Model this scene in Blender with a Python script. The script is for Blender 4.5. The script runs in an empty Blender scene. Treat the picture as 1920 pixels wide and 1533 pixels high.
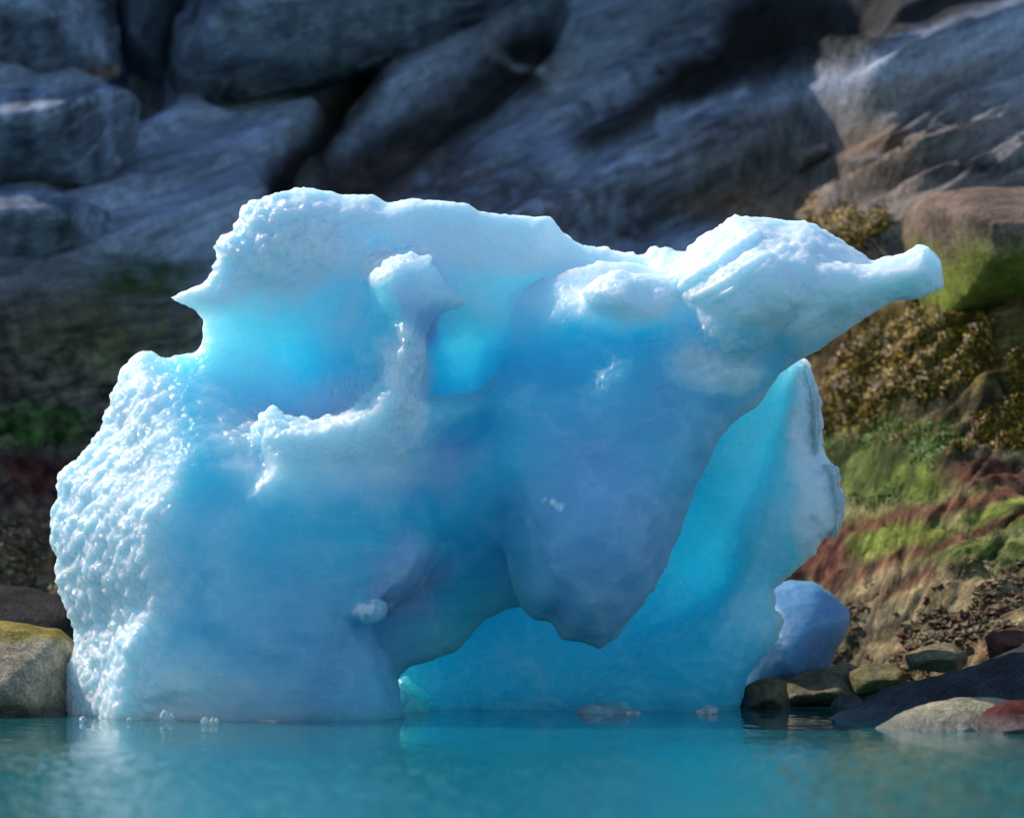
import bpy, math, random
import numpy as np

S = bpy.context.scene
COL = S.collection
RNG = np.random.default_rng(7)
random.seed(7)

# ------------------------------------------------------------------ camera
FPX, CX, HY, CAMH = 5538.0, 960.0, 1100.0, 0.677      # focal length / horizon measured on the 1920 px photograph
cam_d = bpy.data.cameras.new('camera')
cam = bpy.data.objects.new('camera', cam_d); COL.objects.link(cam)
cam.location = (0, 0, CAMH); cam.rotation_euler = (math.radians(90), 0, 0)
cam_d.sensor_width = 36.0; cam_d.lens = 36.0 * FPX / 1920.0
cam_d.shift_y = (HY - 766.5) / 1920.0
cam_d.clip_end = 3000.0; cam_d.clip_start = 0.1
cam_d.dof.use_dof = True; cam_d.dof.focus_distance = 15.4
cam_d.dof.aperture_fstop = 1.1
cam_d.dof.aperture_blades = 9
S.camera = cam

# ------------------------------------------------------------------ light
SUN = np.array([-0.60, 0.40, 0.69]); SUN /= np.linalg.norm(SUN)
ELEV = math.asin(SUN[2])
w = bpy.data.worlds.new('World'); S.world = w; w.use_nodes = True
nt = w.node_tree
sky = nt.nodes.new('ShaderNodeTexSky'); sky.sky_type = 'NISHITA'; sky.sun_disc = False
sky.sun_elevation = ELEV; sky.sun_rotation = math.atan2(SUN[0], SUN[1])
sky.ozone_density = 3.0; sky.air_density = 1.0; sky.dust_density = 0.1
bg = nt.nodes['Background']; bg.inputs['Strength'].default_value = 0.15
nt.links.new(sky.outputs[0], bg.inputs[0])
sd = bpy.data.lights.new('sun', 'SUN'); so = bpy.data.objects.new('sun', sd); COL.objects.link(so)
sd.energy = 4.0; sd.angle = math.radians(0.5); sd.color = (1.0, 0.93, 0.84)
from mathutils import Vector, Matrix
so.rotation_euler = Vector(SUN).to_track_quat('Z', 'Y').to_euler()
so.location = (-20, 20, 30)
S.view_settings.view_transform = 'Standard'; S.view_settings.look = 'None'
S.view_settings.exposure = 0.46; S.view_settings.gamma = 1.0
S.render.engine = 'CYCLES'
S.cycles.use_denoising = True
S.cycles.max_bounces = 7; S.cycles.diffuse_bounces = 3; S.cycles.glossy_bounces = 3
S.cycles.use_adaptive_sampling = True; S.cycles.adaptive_threshold = 0.02
S.cycles.transmission_bounces = 5; S.cycles.caustics_reflective = False
S.cycles.sample_clamp_indirect = 6.0

# ------------------------------------------------------------------ numpy helpers
_perm = RNG.permutation(256).astype(np.int32); _perm = np.concatenate([_perm, _perm])
_g = RNG.normal(size=(256, 3)).astype(np.float32); _g /= np.linalg.norm(_g, axis=1, keepdims=True)

def noise3(x, y, z):
    x = np.asarray(x, np.float32); y = np.asarray(y, np.float32); z = np.asarray(z, np.float32)
    xi = np.floor(x).astype(np.int32); yi = np.floor(y).astype(np.int32); zi = np.floor(z).astype(np.int32)
    xf, yf, zf = x - xi, y - yi, z - zi
    u = xf*xf*xf*(xf*(xf*6-15)+10); v = yf*yf*yf*(yf*(yf*6-15)+10); ww = zf*zf*zf*(zf*(zf*6-15)+10)
    def gr(a, b, c):
        h = _perm[(_perm[(_perm[(xi+a) & 255] + yi+b) & 255] + zi+c) & 255]
        g = _g[h]
        return g[..., 0]*(xf-a) + g[..., 1]*(yf-b) + g[..., 2]*(zf-c)
    def lerp(a, b, t): return a + t*(b-a)
    return 1.5*lerp(lerp(lerp(gr(0,0,0), gr(1,0,0), u), lerp(gr(0,1,0), gr(1,1,0), u), v),
                lerp(lerp(gr(0,0,1), gr(1,0,1), u), lerp(gr(0,1,1), gr(1,1,1), u), v), ww)

def fbm(x, y, z, octv=4, gain=0.5, lac=2.03):
    a, s, f = 1.0, 0.0, 1.0
    for i in range(octv):
        s = s + a*noise3(x*f + 17.3*i, y*f - 9.1*i, z*f + 4.7*i); a *= gain; f *= lac
    return s

def worley(x, y, z):
    """F1 distance and F2-F1 of jittered points, one per unit cell"""
    xi = np.floor(x).astype(np.int32); yi = np.floor(y).astype(np.int32); zi = np.floor(z).astype(np.int32)
    f1 = np.full(x.shape, 9.0, np.float32); f2 = f1.copy()
    for a in (-1, 0, 1):
        for b in (-1, 0, 1):
            for c in (-1, 0, 1):
                h = _perm[(_perm[(_perm[(xi+a) & 255] + yi+b) & 255] + zi+c) & 255]
                g = _g[h]*0.55 + 0.5
                d = (xi+a+g[..., 0]-x)**2 + (yi+b+g[..., 1]-y)**2 + (zi+c+g[..., 2]-z)**2
                m = d < f1
                f2 = np.where(m, f1, np.minimum(f2, d)); f1 = np.where(m, d, f1)
    return np.sqrt(f1), np.sqrt(f2) - np.sqrt(f1)

def sstep(a, b, x):
    t = np.clip((x-a)/(b-a), 0, 1); return t*t*(3-2*t)

def px2w(px, py, Y):
    return (np.asarray(px, float)-CX)/FPX*Y, CAMH + (HY-np.asarray(py, float))/FPX*Y

def w2px(X, Y, Z):
    return CX + FPX*X/Y, HY - FPX*(Z-CAMH)/Y

def poly_sd(P, X, Z):
    """signed distance (negative inside) to polygon P on arrays X, Z"""
    d = np.full(X.shape, 1e9, np.float32); inside = np.zeros(X.shape, bool)
    n = len(P)
    for i in range(n):
        ax, az = P[i]; bx, bz = P[(i+1) % n]
        ex, ez = bx-ax, bz-az
        t = np.clip(((X-ax)*ex + (Z-az)*ez)/(ex*ex+ez*ez+1e-12), 0, 1)
        d = np.minimum(d, (X-ax-t*ex)**2 + (Z-az-t*ez)**2)
        c = ((az > Z) != (bz > Z))
        with np.errstate(divide='ignore', invalid='ignore'):
            xi = ex*(Z-az)/(bz-az if bz != az else 1e-9) + ax
        inside ^= c & (X < xi)
    d = np.sqrt(d)
    return np.where(inside, -d, d)

def smax(a, b, k): 
    h = np.maximum(k - np.abs(a-b), 0)/k
    return np.maximum(a, b) + h*h*k*0.25
def smin(a, b, k): return -smax(-a, -b, k)

def rbf(pts, vals, smooth=1e-3):
    """thin-plate interpolation of depth over picture positions (in hundreds of pixels)"""
    P = np.asarray(pts, float)/100; V = np.asarray(vals, float); n = len(P)
    def ker(r2): return 0.5*r2*np.log(r2+1e-9)
    D = ((P[:, None]-P[None])**2).sum(-1)
    A = np.zeros((n+3, n+3)); A[:n, :n] = ker(D)+smooth*np.eye(n)
    A[:n, n] = 1; A[:n, n+1:] = P; A[n, :n] = 1; A[n+1:, :n] = P.T
    sol = np.linalg.solve(A, np.concatenate([V, np.zeros(3)]))
    def f(px, py):
        px = px/100; py = py/100
        o = sol[n] + sol[n+1]*px + sol[n+2]*py
        for i in range(n):
            o = o + sol[i]*ker((px-P[i, 0])**2 + (py-P[i, 1])**2)
        return o
    return f

def surface_nets(F, org, h):
    """closed quads of the zero level of F (negative inside)"""
    s = F < 0
    nx, ny, nz = F.shape
    cells = np.zeros((nx-1, ny-1, nz-1), np.uint8)
    for a in (0, 1):
        for b in (0, 1):
            for c in (0, 1):
                cells += s[a:nx-1+a, b:ny-1+b, c:nz-1+c]
    act = (cells > 0) & (cells < 8)
    idx = np.full(act.shape, -1, np.int32)
    ci = np.argwhere(act); idx[act] = np.arange(len(ci))
    acc = np.zeros((len(ci), 3)); cnt = np.zeros(len(ci))
    i, j, k = ci.T
    corners = [(a, b, c) for a in (0, 1) for b in (0, 1) for c in (0, 1)]
    for p in corners:
        for ax in range(3):
            if p[ax]: continue
            q = list(p); q[ax] = 1
            f0 = F[i+p[0], j+p[1], k+p[2]]; f1 = F[i+q[0], j+q[1], k+q[2]]
            m = (f0 < 0) != (f1 < 0)
            t = np.where(m, f0/(f0-f1+1e-20), 0)
            pos = np.array(p, float)[None].repeat(len(ci), 0); pos[:, ax] += t
            acc[m] += pos[m]; cnt[m] += 1
    V = org + h*(ci + acc/cnt[:, None])
    Q = []
    for ax in range(3):
        o = [(1, 0, 0), (0, 1, 0), (0, 0, 1)]
        sl0 = [slice(None)]*3; sl1 = [slice(None)]*3
        sl0[ax] = slice(0, -1); sl1[ax] = slice(1, None)
        a, b = s[tuple(sl0)], s[tuple(sl1)]
        e = np.argwhere(a != b)
        b1, b2 = (ax+1) % 3, (ax+2) % 3
        lim = np.array(act.shape)
        ok = (e[:, b1] > 0) & (e[:, b2] > 0) & (e[:, b1] < lim[b1]) & (e[:, b2] < lim[b2]) & (e[:, ax] < lim[ax])
        e = e[ok]
        def sh(d1, d2):
            c = e.copy(); c[:, b1] -= d1; c[:, b2] -= d2
            return idx[c[:, 0], c[:, 1], c[:, 2]]
        q = np.stack([sh(1, 1), sh(0, 1), sh(0, 0), sh(1, 0)], 1)
        fl = a[e[:, 0], e[:, 1], e[:, 2]]
        q[~fl] = q[~fl][:, ::-1]
        Q.append(q)
    Q = np.concatenate(Q)
    Q = Q[(Q >= 0).all(1)]
    return V, Q

def mesh_np(name, V, Q, smooth=True):
    me = bpy.data.meshes.new(name)
    V = np.asarray(V, np.float32); Q = np.asarray(Q, np.int32); k = Q.shape[1]
    me.vertices.add(len(V)); me.vertices.foreach_set('co', V.ravel())
    me.loops.add(Q.size); me.loops.foreach_set('vertex_index', Q.ravel())
    me.polygons.add(len(Q)); me.polygons.foreach_set('loop_start', np.arange(0, Q.size, k, dtype=np.int32))
    me.polygons.foreach_set('use_smooth', np.full(len(Q), smooth))
    me.update(calc_edges=True); me.validate()
    return me

def link(name, me, mat=None, loc=(0, 0, 0), parent=None, **props):
    o = bpy.data.objects.new(name, me); COL.objects.link(o)
    o.location = loc
    if parent: o.parent = parent
    if mat and me: me.materials.append(mat)
    for k, v in props.items(): o[k] = v
    return o

def coords(me):
    a = np.empty(len(me.vertices)*3, np.float32); me.vertices.foreach_get('co', a); return a.reshape(-1, 3)
def normals(me):
    a = np.empty(len(me.vertices)*3, np.float32); me.vertices.foreach_get('normal', a); return a.reshape(-1, 3)
def set_co(me, V): me.vertices.foreach_set('co', np.asarray(V, np.float32).ravel()); me.update()
def attr(me, name, val):
    a = me.attributes.new(name, 'FLOAT', 'POINT'); a.data.foreach_set('value', np.asarray(val, np.float32))
def attr_col(me, name, rgb):
    a = me.attributes.new(name, 'FLOAT_COLOR', 'POINT')
    c = np.ones((len(rgb), 4), np.float32); c[:, :3] = rgb; a.data.foreach_set('color', c.ravel())
def subdivide(me, lv=1):
    o = bpy.data.objects.new('tmp', me); COL.objects.link(o)
    m = o.modifiers.new('s', 'SUBSURF'); m.levels = lv; m.render_levels = lv
    dg = bpy.context.evaluated_depsgraph_get()
    out = bpy.data.meshes.new_from_object(o.evaluated_get(dg))
    bpy.data.objects.remove(o)
    return out

# ------------------------------------------------------------------ material helpers
def newmat(name):
    m = bpy.data.materials.new(name); m.use_nodes = True
    return m, m.node_tree, m.node_tree.nodes['Principled BSDF']
def N(t, kind, **kw):
    n = t.nodes.new(kind)
    for k, v in kw.items():
        if k in n.inputs.keys(): n.inputs[k].default_value = v
        else: setattr(n, k, v)
    return n
def mathn(t, op, a, b=None, clamp=False):
    n = t.nodes.new('ShaderNodeMath'); n.operation = op; n.use_clamp = clamp
    for i, v in enumerate((a, b)):
        if v is None: continue
        if isinstance(v, (int, float)): n.inputs[i].default_value = v
        else: t.links.new(v, n.inputs[i])
    return n.outputs[0]
def mixc(t, f, a, b, blend='MIX'):
    n = t.nodes.new('ShaderNodeMix'); n.data_type = 'RGBA'; n.blend_type = blend
    for i, v in ((0, f), (6, a), (7, b)):
        if isinstance(v, (int, float)): n.inputs[i].default_value = v
        elif isinstance(v, tuple): n.inputs[i].default_value = (*v, 1)
        else: t.links.new(v, n.inputs[i])
    return n.outputs[2]

# ice: dense blue glacier ice with a bubbly, granular weathered crust plus painted-in glow, per vertex
def ice_material(name='glacier_ice', ICE_BLUE=(0.035, 0.50, 0.66), ICE_SKY_TINT=(0.26, 0.41, 0.64)):
    m, t, b = newmat(name)
    cr = N(t, 'ShaderNodeAttribute', attribute_name='crust_glow').outputs['Fac']
    gr = N(t, 'ShaderNodeAttribute', attribute_name='grain').outputs['Fac']
    tc = N(t, 'ShaderNodeTexCoord').outputs['Object']
    n1 = N(t, 'ShaderNodeTexNoise', Scale=2.2, Detail=5.0, Roughness=0.55); t.links.new(tc, n1.inputs['Vector'])
    cl = mathn(t, 'MULTIPLY_ADD', n1.outputs[0], 0.5); t.nodes[-1].inputs[2].default_value = -0.25
    c1 = mathn(t, 'ADD', cr, cl, True)
    mr = N(t, 'ShaderNodeMapRange', **{'From Min': 0.0, 'From Max': 0.8}); mr.interpolation_type = 'SMOOTHSTEP'; t.links.new(c1, mr.inputs[0])
    # faint layers of bubbles through the ice
    mpl = N(t, 'ShaderNodeMapping'); mpl.inputs['Rotation'].default_value = (.2, .35, 0); mpl.inputs['Scale'].default_value = (1.2, 1.2, 9); t.links.new(tc, mpl.inputs[0])
    nl = N(t, 'ShaderNodeTexNoise', Scale=1.3, Detail=6.0, Roughness=.7, Distortion=.4); t.links.new(mpl.outputs[0], nl.inputs['Vector'])
    lay = N(t, 'ShaderNodeMapRange', **{'From Min': .52, 'From Max': .75, 'To Max': .10}); t.links.new(nl.outputs[0], lay.inputs[0])
    wv = N(t, 'ShaderNodeTexNoise', Scale=1.6, Detail=5.0, Roughness=.6); t.links.new(tc, wv.inputs['Vector'])
    wm = N(t, 'ShaderNodeVectorMath', operation='MULTIPLY_ADD'); t.links.new(wv.outputs['Color'], wm.inputs[0]); wm.inputs[1].default_value = (1.1, 1.1, 1.1); t.links.new(tc, wm.inputs[2])
    vv = N(t, 'ShaderNodeTexVoronoi', Scale=1.15, feature='DISTANCE_TO_EDGE'); t.links.new(wm.outputs[0], vv.inputs['Vector'])
    vr = N(t, 'ShaderNodeMapRange', **{'From Min': 0.0, 'From Max': .045, 'To Min': .18, 'To Max': 0.0}); t.links.new(vv.outputs['Distance'], vr.inputs[0])
    sp = N(t, 'ShaderNodeTexNoise', Scale=120.0, Detail=1.0); t.links.new(tc, sp.inputs['Vector'])
    sr = N(t, 'ShaderNodeMapRange', **{'From Min': .66, 'From Max': .78, 'To Max': .35}); t.links.new(sp.outputs[0], sr.inputs[0])
    ve = mathn(t, 'ADD', mathn(t, 'MULTIPLY', vr.outputs[0], n1.outputs[0]), sr.outputs[0])
    c2 = mathn(t, 'ADD', mathn(t, 'ADD', mr.outputs[0], lay.outputs[0]), ve, True)
    fr = N(t, 'ShaderNodeAttribute', attribute_name='sky_tint').outputs['Fac']
    blue = mixc(t, fr, ICE_BLUE, ICE_SKY_TINT)
    base = mixc(t, c2, blue, ICE_WHITE)
    t.links.new(base, b.inputs['Base Color'])
    b.subsurface_method = 'RANDOM_WALK'
    b.inputs['Subsurface Weight'].default_value = 1.0
    b.inputs['Subsurface Radius'].default_value = (0.5, 0.85, 1.0)
    mx = mathn(t, 'MAXIMUM', c2, mathn(t, 'MULTIPLY', fr, 0.9))
    sc = mathn(t, 'MULTIPLY_ADD', mx, ICE_SC1-ICE_SC0); t.nodes[-1].inputs[2].default_value = ICE_SC0
    t.links.new(sc, b.inputs['Subsurface Scale'])
    b.inputs['IOR'].default_value = 1.31
    ro = mathn(t, 'MULTIPLY_ADD', gr, -0.32); t.nodes[-1].inputs[2].default_value = 0.44
    t.links.new(ro, b.inputs['Roughness'])
    # granular crust
    mp = N(t, 'ShaderNodeMapping'); t.links.new(tc, mp.inputs[0])
    v1 = N(t, 'ShaderNodeTexVoronoi', Scale=26.0, feature='SMOOTH_F1'); v1.inputs['Smoothness'].default_value = 0.35
    t.links.new(mp.outputs[0], v1.inputs['Vector'])
    v2 = N(t, 'ShaderNodeTexNoise', Scale=75.0, Detail=3.0, Roughness=0.6); t.links.new(tc, v2.inputs['Vector'])
    g1 = mathn(t, 'ADD', mathn(t, 'MULTIPLY', v1.outputs['Distance'], 0.022), mathn(t, 'MULTIPLY', v2.outputs[0], 0.010))
    g2 = mathn(t, 'MULTIPLY', g1, gr)
    v3 = N(t, 'ShaderNodeTexNoise', Scale=30.0, Detail=4.0, Roughness=0.5); t.links.new(tc, v3.inputs['Vector'])
    g3 = mathn(t, 'ADD', g2, mathn(t, 'MULTIPLY', v3.outputs[0], 0.0035))
    wp = N(t, 'ShaderNodeTexNoise', Scale=2.5, Detail=4.0); t.links.new(tc, wp.inputs['Vector'])
    vm = N(t, 'ShaderNodeVectorMath', operation='MULTIPLY_ADD'); t.links.new(wp.outputs['Color'], vm.inputs[0]); vm.inputs[1].default_value = (.9, .9, .9); t.links.new(tc, vm.inputs[2])
    vc = N(t, 'ShaderNodeTexVoronoi', Scale=3.2, feature='DISTANCE_TO_EDGE'); t.links.new(vm.outputs[0], vc.inputs['Vector'])
    ck = N(t, 'ShaderNodeMapRange', **{'From Min': 0.0, 'From Max': .02, 'To Min': -.0016, 'To Max': 0.0}); t.links.new(vc.outputs['Distance'], ck.inputs[0])
    g3 = mathn(t, 'ADD', g3, ck.outputs[0])
    mpr = N(t, 'ShaderNodeMapping'); mpr.inputs['Scale'].default_value = (14, 14, 40); mpr.inputs['Rotation'].default_value = (0, .3, 0); t.links.new(tc, mpr.inputs[0])
    nr = N(t, 'ShaderNodeTexNoise', Scale=1.0, Detail=3.0, Distortion=.6); t.links.new(mpr.outputs[0], nr.inputs['Vector'])
    g3 = mathn(t, 'ADD', g3, mathn(t, 'MULTIPLY', nr.outputs[0], .005))
    bp = N(t, 'ShaderNodeBump', Strength=1.0, Distance=1.0); t.links.new(g3, bp.inputs['Height'])
    t.links.new(bp.outputs[0], b.inputs['Normal'])
    return m
ICE_BLUE = (0.022, 0.50, 0.66); ICE_WHITE = (0.71, 0.82, 0.87)
ICE_SKY_TINT = (0.20, 0.41, 0.66)
ICE_SC0, ICE_SC1 = 1.6, 0.20

# ------------------------------------------------------------------ water
def axis(parts):
    out = [parts[0][0]]
    for a, b, st in parts:
        n = max(1, int(round((b-a)/st))); out += list(a + (b-a)*np.arange(1, n+1)/n)
    return np.array(out)
def grid_sheet(xs, ys):
    X, Y = np.meshgrid(xs, ys, indexing='ij')
    nx, ny = X.shape
    I = np.arange(nx*ny).reshape(nx, ny)
    Q = np.stack([I[:-1, :-1], I[1:, :-1], I[1:, 1:], I[:-1, 1:]], -1).reshape(-1, 4)
    return X, Y, Q

def build_water():
    xs = axis([(-900, -60, 120), (-60, -12, 6), (-12, -3.4, 0.3), (-3.4, 3.4, 0.022), (3.4, 12, 0.3), (12, 60, 6), (60, 900, 120)])
    ys = axis([(-900, -20, 110), (-20, 4, 3), (4, 7.8, 0.2), (7.8, 14, 0.026), (14, 20, 0.05), (20, 70, 10)])
    X, Y, Q = grid_sheet(xs, ys)
    amp = 0.18 + 0.82*sstep(13.4, 10.8, Y)
    ft = sstep(30, 8, np.abs(X))*sstep(-5, 5, Y)
    Z = ft*amp*(0.006*noise3(X*2.6, Y*1.7, 0.3+0*X) + 0.007*noise3(X*6.5+3, Y*5.0, 5+0*X) + 0.0075*noise3(X*13, Y*12, 9+0*X) + 0.003*noise3(X*31, Y*24, 2+0*X))
    me = mesh_np('water', np.stack([X, Y, Z], -1).reshape(-1, 3), Q)
    m, t, b = newmat('glacial_water')
    b.inputs['Base Color'].default_value = (0.006, 0.125, 0.13, 1)
    b.inputs['Roughness'].default_value = 0.03
    b.inputs['IOR'].default_value = 1.333
    tc = N(t, 'ShaderNodeTexCoord').outputs['Object']
    mpw = N(t, 'ShaderNodeMapping'); mpw.inputs['Scale'].default_value = (15, 6.5, 1); t.links.new(tc, mpw.inputs[0])
    nz = N(t, 'ShaderNodeTexNoise', Scale=1.0, Detail=3.0, Roughness=.6, Distortion=.3); t.links.new(mpw.outputs[0], nz.inputs['Vector'])
    sx = N(t, 'ShaderNodeSeparateXYZ'); t.links.new(tc, sx.inputs[0])
    gust = N(t, 'ShaderNodeMapRange', **{'From Min': 13.4, 'From Max': 11.5, 'To Min': .03, 'To Max': 1.0}); t.links.new(sx.outputs[1], gust.inputs[0])
    hh = mathn(t, 'MULTIPLY', nz.outputs[0], gust.outputs[0])
    bp = N(t, 'ShaderNodeBump', Strength=1.0, Distance=0.022); t.links.new(hh, bp.inputs['Height'])
    t.links.new(bp.outputs[0], b.inputs['Normal'])
    link('water', me, m, kind='structure')
build_water()

# ------------------------------------------------------------------ rock slope
def slope_z(X, Y):
    Y0 = 18.4 - 2.2*sstep(1.7, 3.0, X) - 1.2*sstep(-2.4, -5.0, X)
    s = Y - Y0
    return np.where(s < 2.2, 0.60*s, 1.32 + 0.80*(s-2.2))

def rock_material(name, attrname='tint', draw=.82):
    m, t, b = newmat(name)
    at = N(t, 'ShaderNodeAttribute', attribute_name=attrname)
    tc0 = N(t, 'ShaderNodeTexCoord').outputs['Object']
    # grain drawn out along the dip of the beds
    e = Vector((1, .55, .5)).normalized()
    dt = N(t, 'ShaderNodeVectorMath', operation='DOT_PRODUCT'); t.links.new(tc0, dt.inputs[0]); dt.inputs[1].default_value = e
    sl = N(t, 'ShaderNodeVectorMath', operation='SCALE'); sl.inputs[0].default_value = e*-draw; gp = N(t, 'ShaderNodeNewGeometry').outputs['Position']; gz = N(t, 'ShaderNodeSeparateXYZ'); t.links.new(gp, gz.inputs[0])
    up = N(t, 'ShaderNodeMapRange', **{'From Min': 1.6, 'From Max': 3.2}); t.links.new(gz.outputs[2], up.inputs[0])
    t.links.new(mathn(t, 'MULTIPLY', dt.outputs['Value'], up.outputs[0]), sl.inputs['Scale'])
    ad = N(t, 'ShaderNodeVectorMath', operation='ADD'); t.links.new(tc0, ad.inputs[0]); t.links.new(sl.outputs[0], ad.inputs[1])
    tc = ad.outputs[0]
    n1 = N(t, 'ShaderNodeTexNoise', Scale=3.0, Detail=9.0, Roughness=0.65); t.links.new(tc, n1.inputs['Vector'])
    n2 = N(t, 'ShaderNodeTexNoise', Scale=17.0, Detail=6.0, Roughness=0.7); t.links.new(tc, n2.inputs['Vector'])
    r1 = N(t, 'ShaderNodeMapRange', **{'From Min': 0.3, 'From Max': 0.7, 'To Min': 0.45, 'To Max': 1.6}); t.links.new(n1.outputs[0], r1.inputs[0])
    r2 = N(t, 'ShaderNodeMapRange', **{'From Min': 0.3, 'From Max': 0.7, 'To Min': 0.6, 'To Max': 1.4}); t.links.new(n2.outputs[0], r2.inputs[0])
    n3 = N(t, 'ShaderNodeTexNoise', Scale=55.0, Detail=5.0, Roughness=.7); t.links.new(tc0, n3.inputs['Vector'])
    r3 = N(t, 'ShaderNodeMapRange', **{'From Min': 0.32, 'From Max': 0.68, 'To Min': 0.55, 'To Max': 1.45}); t.links.new(n3.outputs[0], r3.inputs[0])
    k = mathn(t, 'MULTIPLY', mathn(t, 'MULTIPLY', r1.outputs[0], r2.outputs[0]), r3.outputs[0])
    # wet tide band along the water
    wz = mathn(t, 'ADD', gz.outputs[2], mathn(t, 'MULTIPLY', n2.outputs[0], -.09))
    wet = N(t, 'ShaderNodeMapRange', **{'From Min': -.01, 'From Max': .05}); t.links.new(wz, wet.inputs[0])
    k = mathn(t, 'MULTIPLY', k, mathn(t, 'MULTIPLY_ADD', wet.outputs[0], .55)); t.nodes[-2].inputs[2].default_value = .45
    for nd in t.nodes:
        if nd.type == 'MATH' and nd.operation == 'MULTIPLY_ADD': nd.inputs[2].default_value = .45
    rw = N(t, 'ShaderNodeMapRange', **{'To Min': .22, 'To Max': .7}); t.links.new(wet.outputs[0], rw.inputs[0]); t.links.new(rw.outputs[0], b.inputs['Roughness'])
    sw = N(t, 'ShaderNodeMapRange', **{'To Min': .5, 'To Max': .06}); t.links.new(wet.outputs[0], sw.inputs[0]); t.links.new(sw.outputs[0], b.inputs['Specular IOR Level'])
    v = N(t, 'ShaderNodeVectorMath', operation='SCALE'); t.links.new(at.outputs['Color'], v.inputs[0]); t.links.new(k, v.inputs['Scale'])
    t.links.new(v.outputs[0], b.inputs['Base Color'])
    h = mathn(t, 'ADD', mathn(t, 'MULTIPLY', n1.outputs[0], 0.06), mathn(t, 'ADD', mathn(t, 'MULTIPLY', n2.outputs[0], 0.02), mathn(t, 'MULTIPLY', n3.outputs[0], 0.006)))
    bp = N(t, 'ShaderNodeBump', Strength=0.9, Distance=1.0); t.links.new(h, bp.inputs['Height'])
    t.links.new(bp.outputs[0], b.inputs['Normal'])
    return m
ROCK = rock_material('shore_rock'); BOULDER = rock_material('boulder_rock', draw=.25)

def blob(px, py, cx, cy, rx, ry, soft=0.5):
    d = np.sqrt(((px-cx)/rx)**2 + ((py-cy)/ry)**2)
    return 1-sstep(1-soft, 1+soft, d)
def streak(px, py, pts, wd, soft=0.6):
    d = np.full(px.shape, 1e9)
    for (ax, ay), (bx, by) in zip(pts[:-1], pts[1:]):
        ex, ey = bx-ax, by-ay
        t = np.clip(((px-ax)*ex+(py-ay)*ey)/(ex*ex+ey*ey), 0, 1)
        d = np.minimum(d, np.hypot(px-ax-t*ex, py-ay-t*ey))
    return 1-sstep(wd*(1-soft), wd*(1+soft), d)

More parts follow.
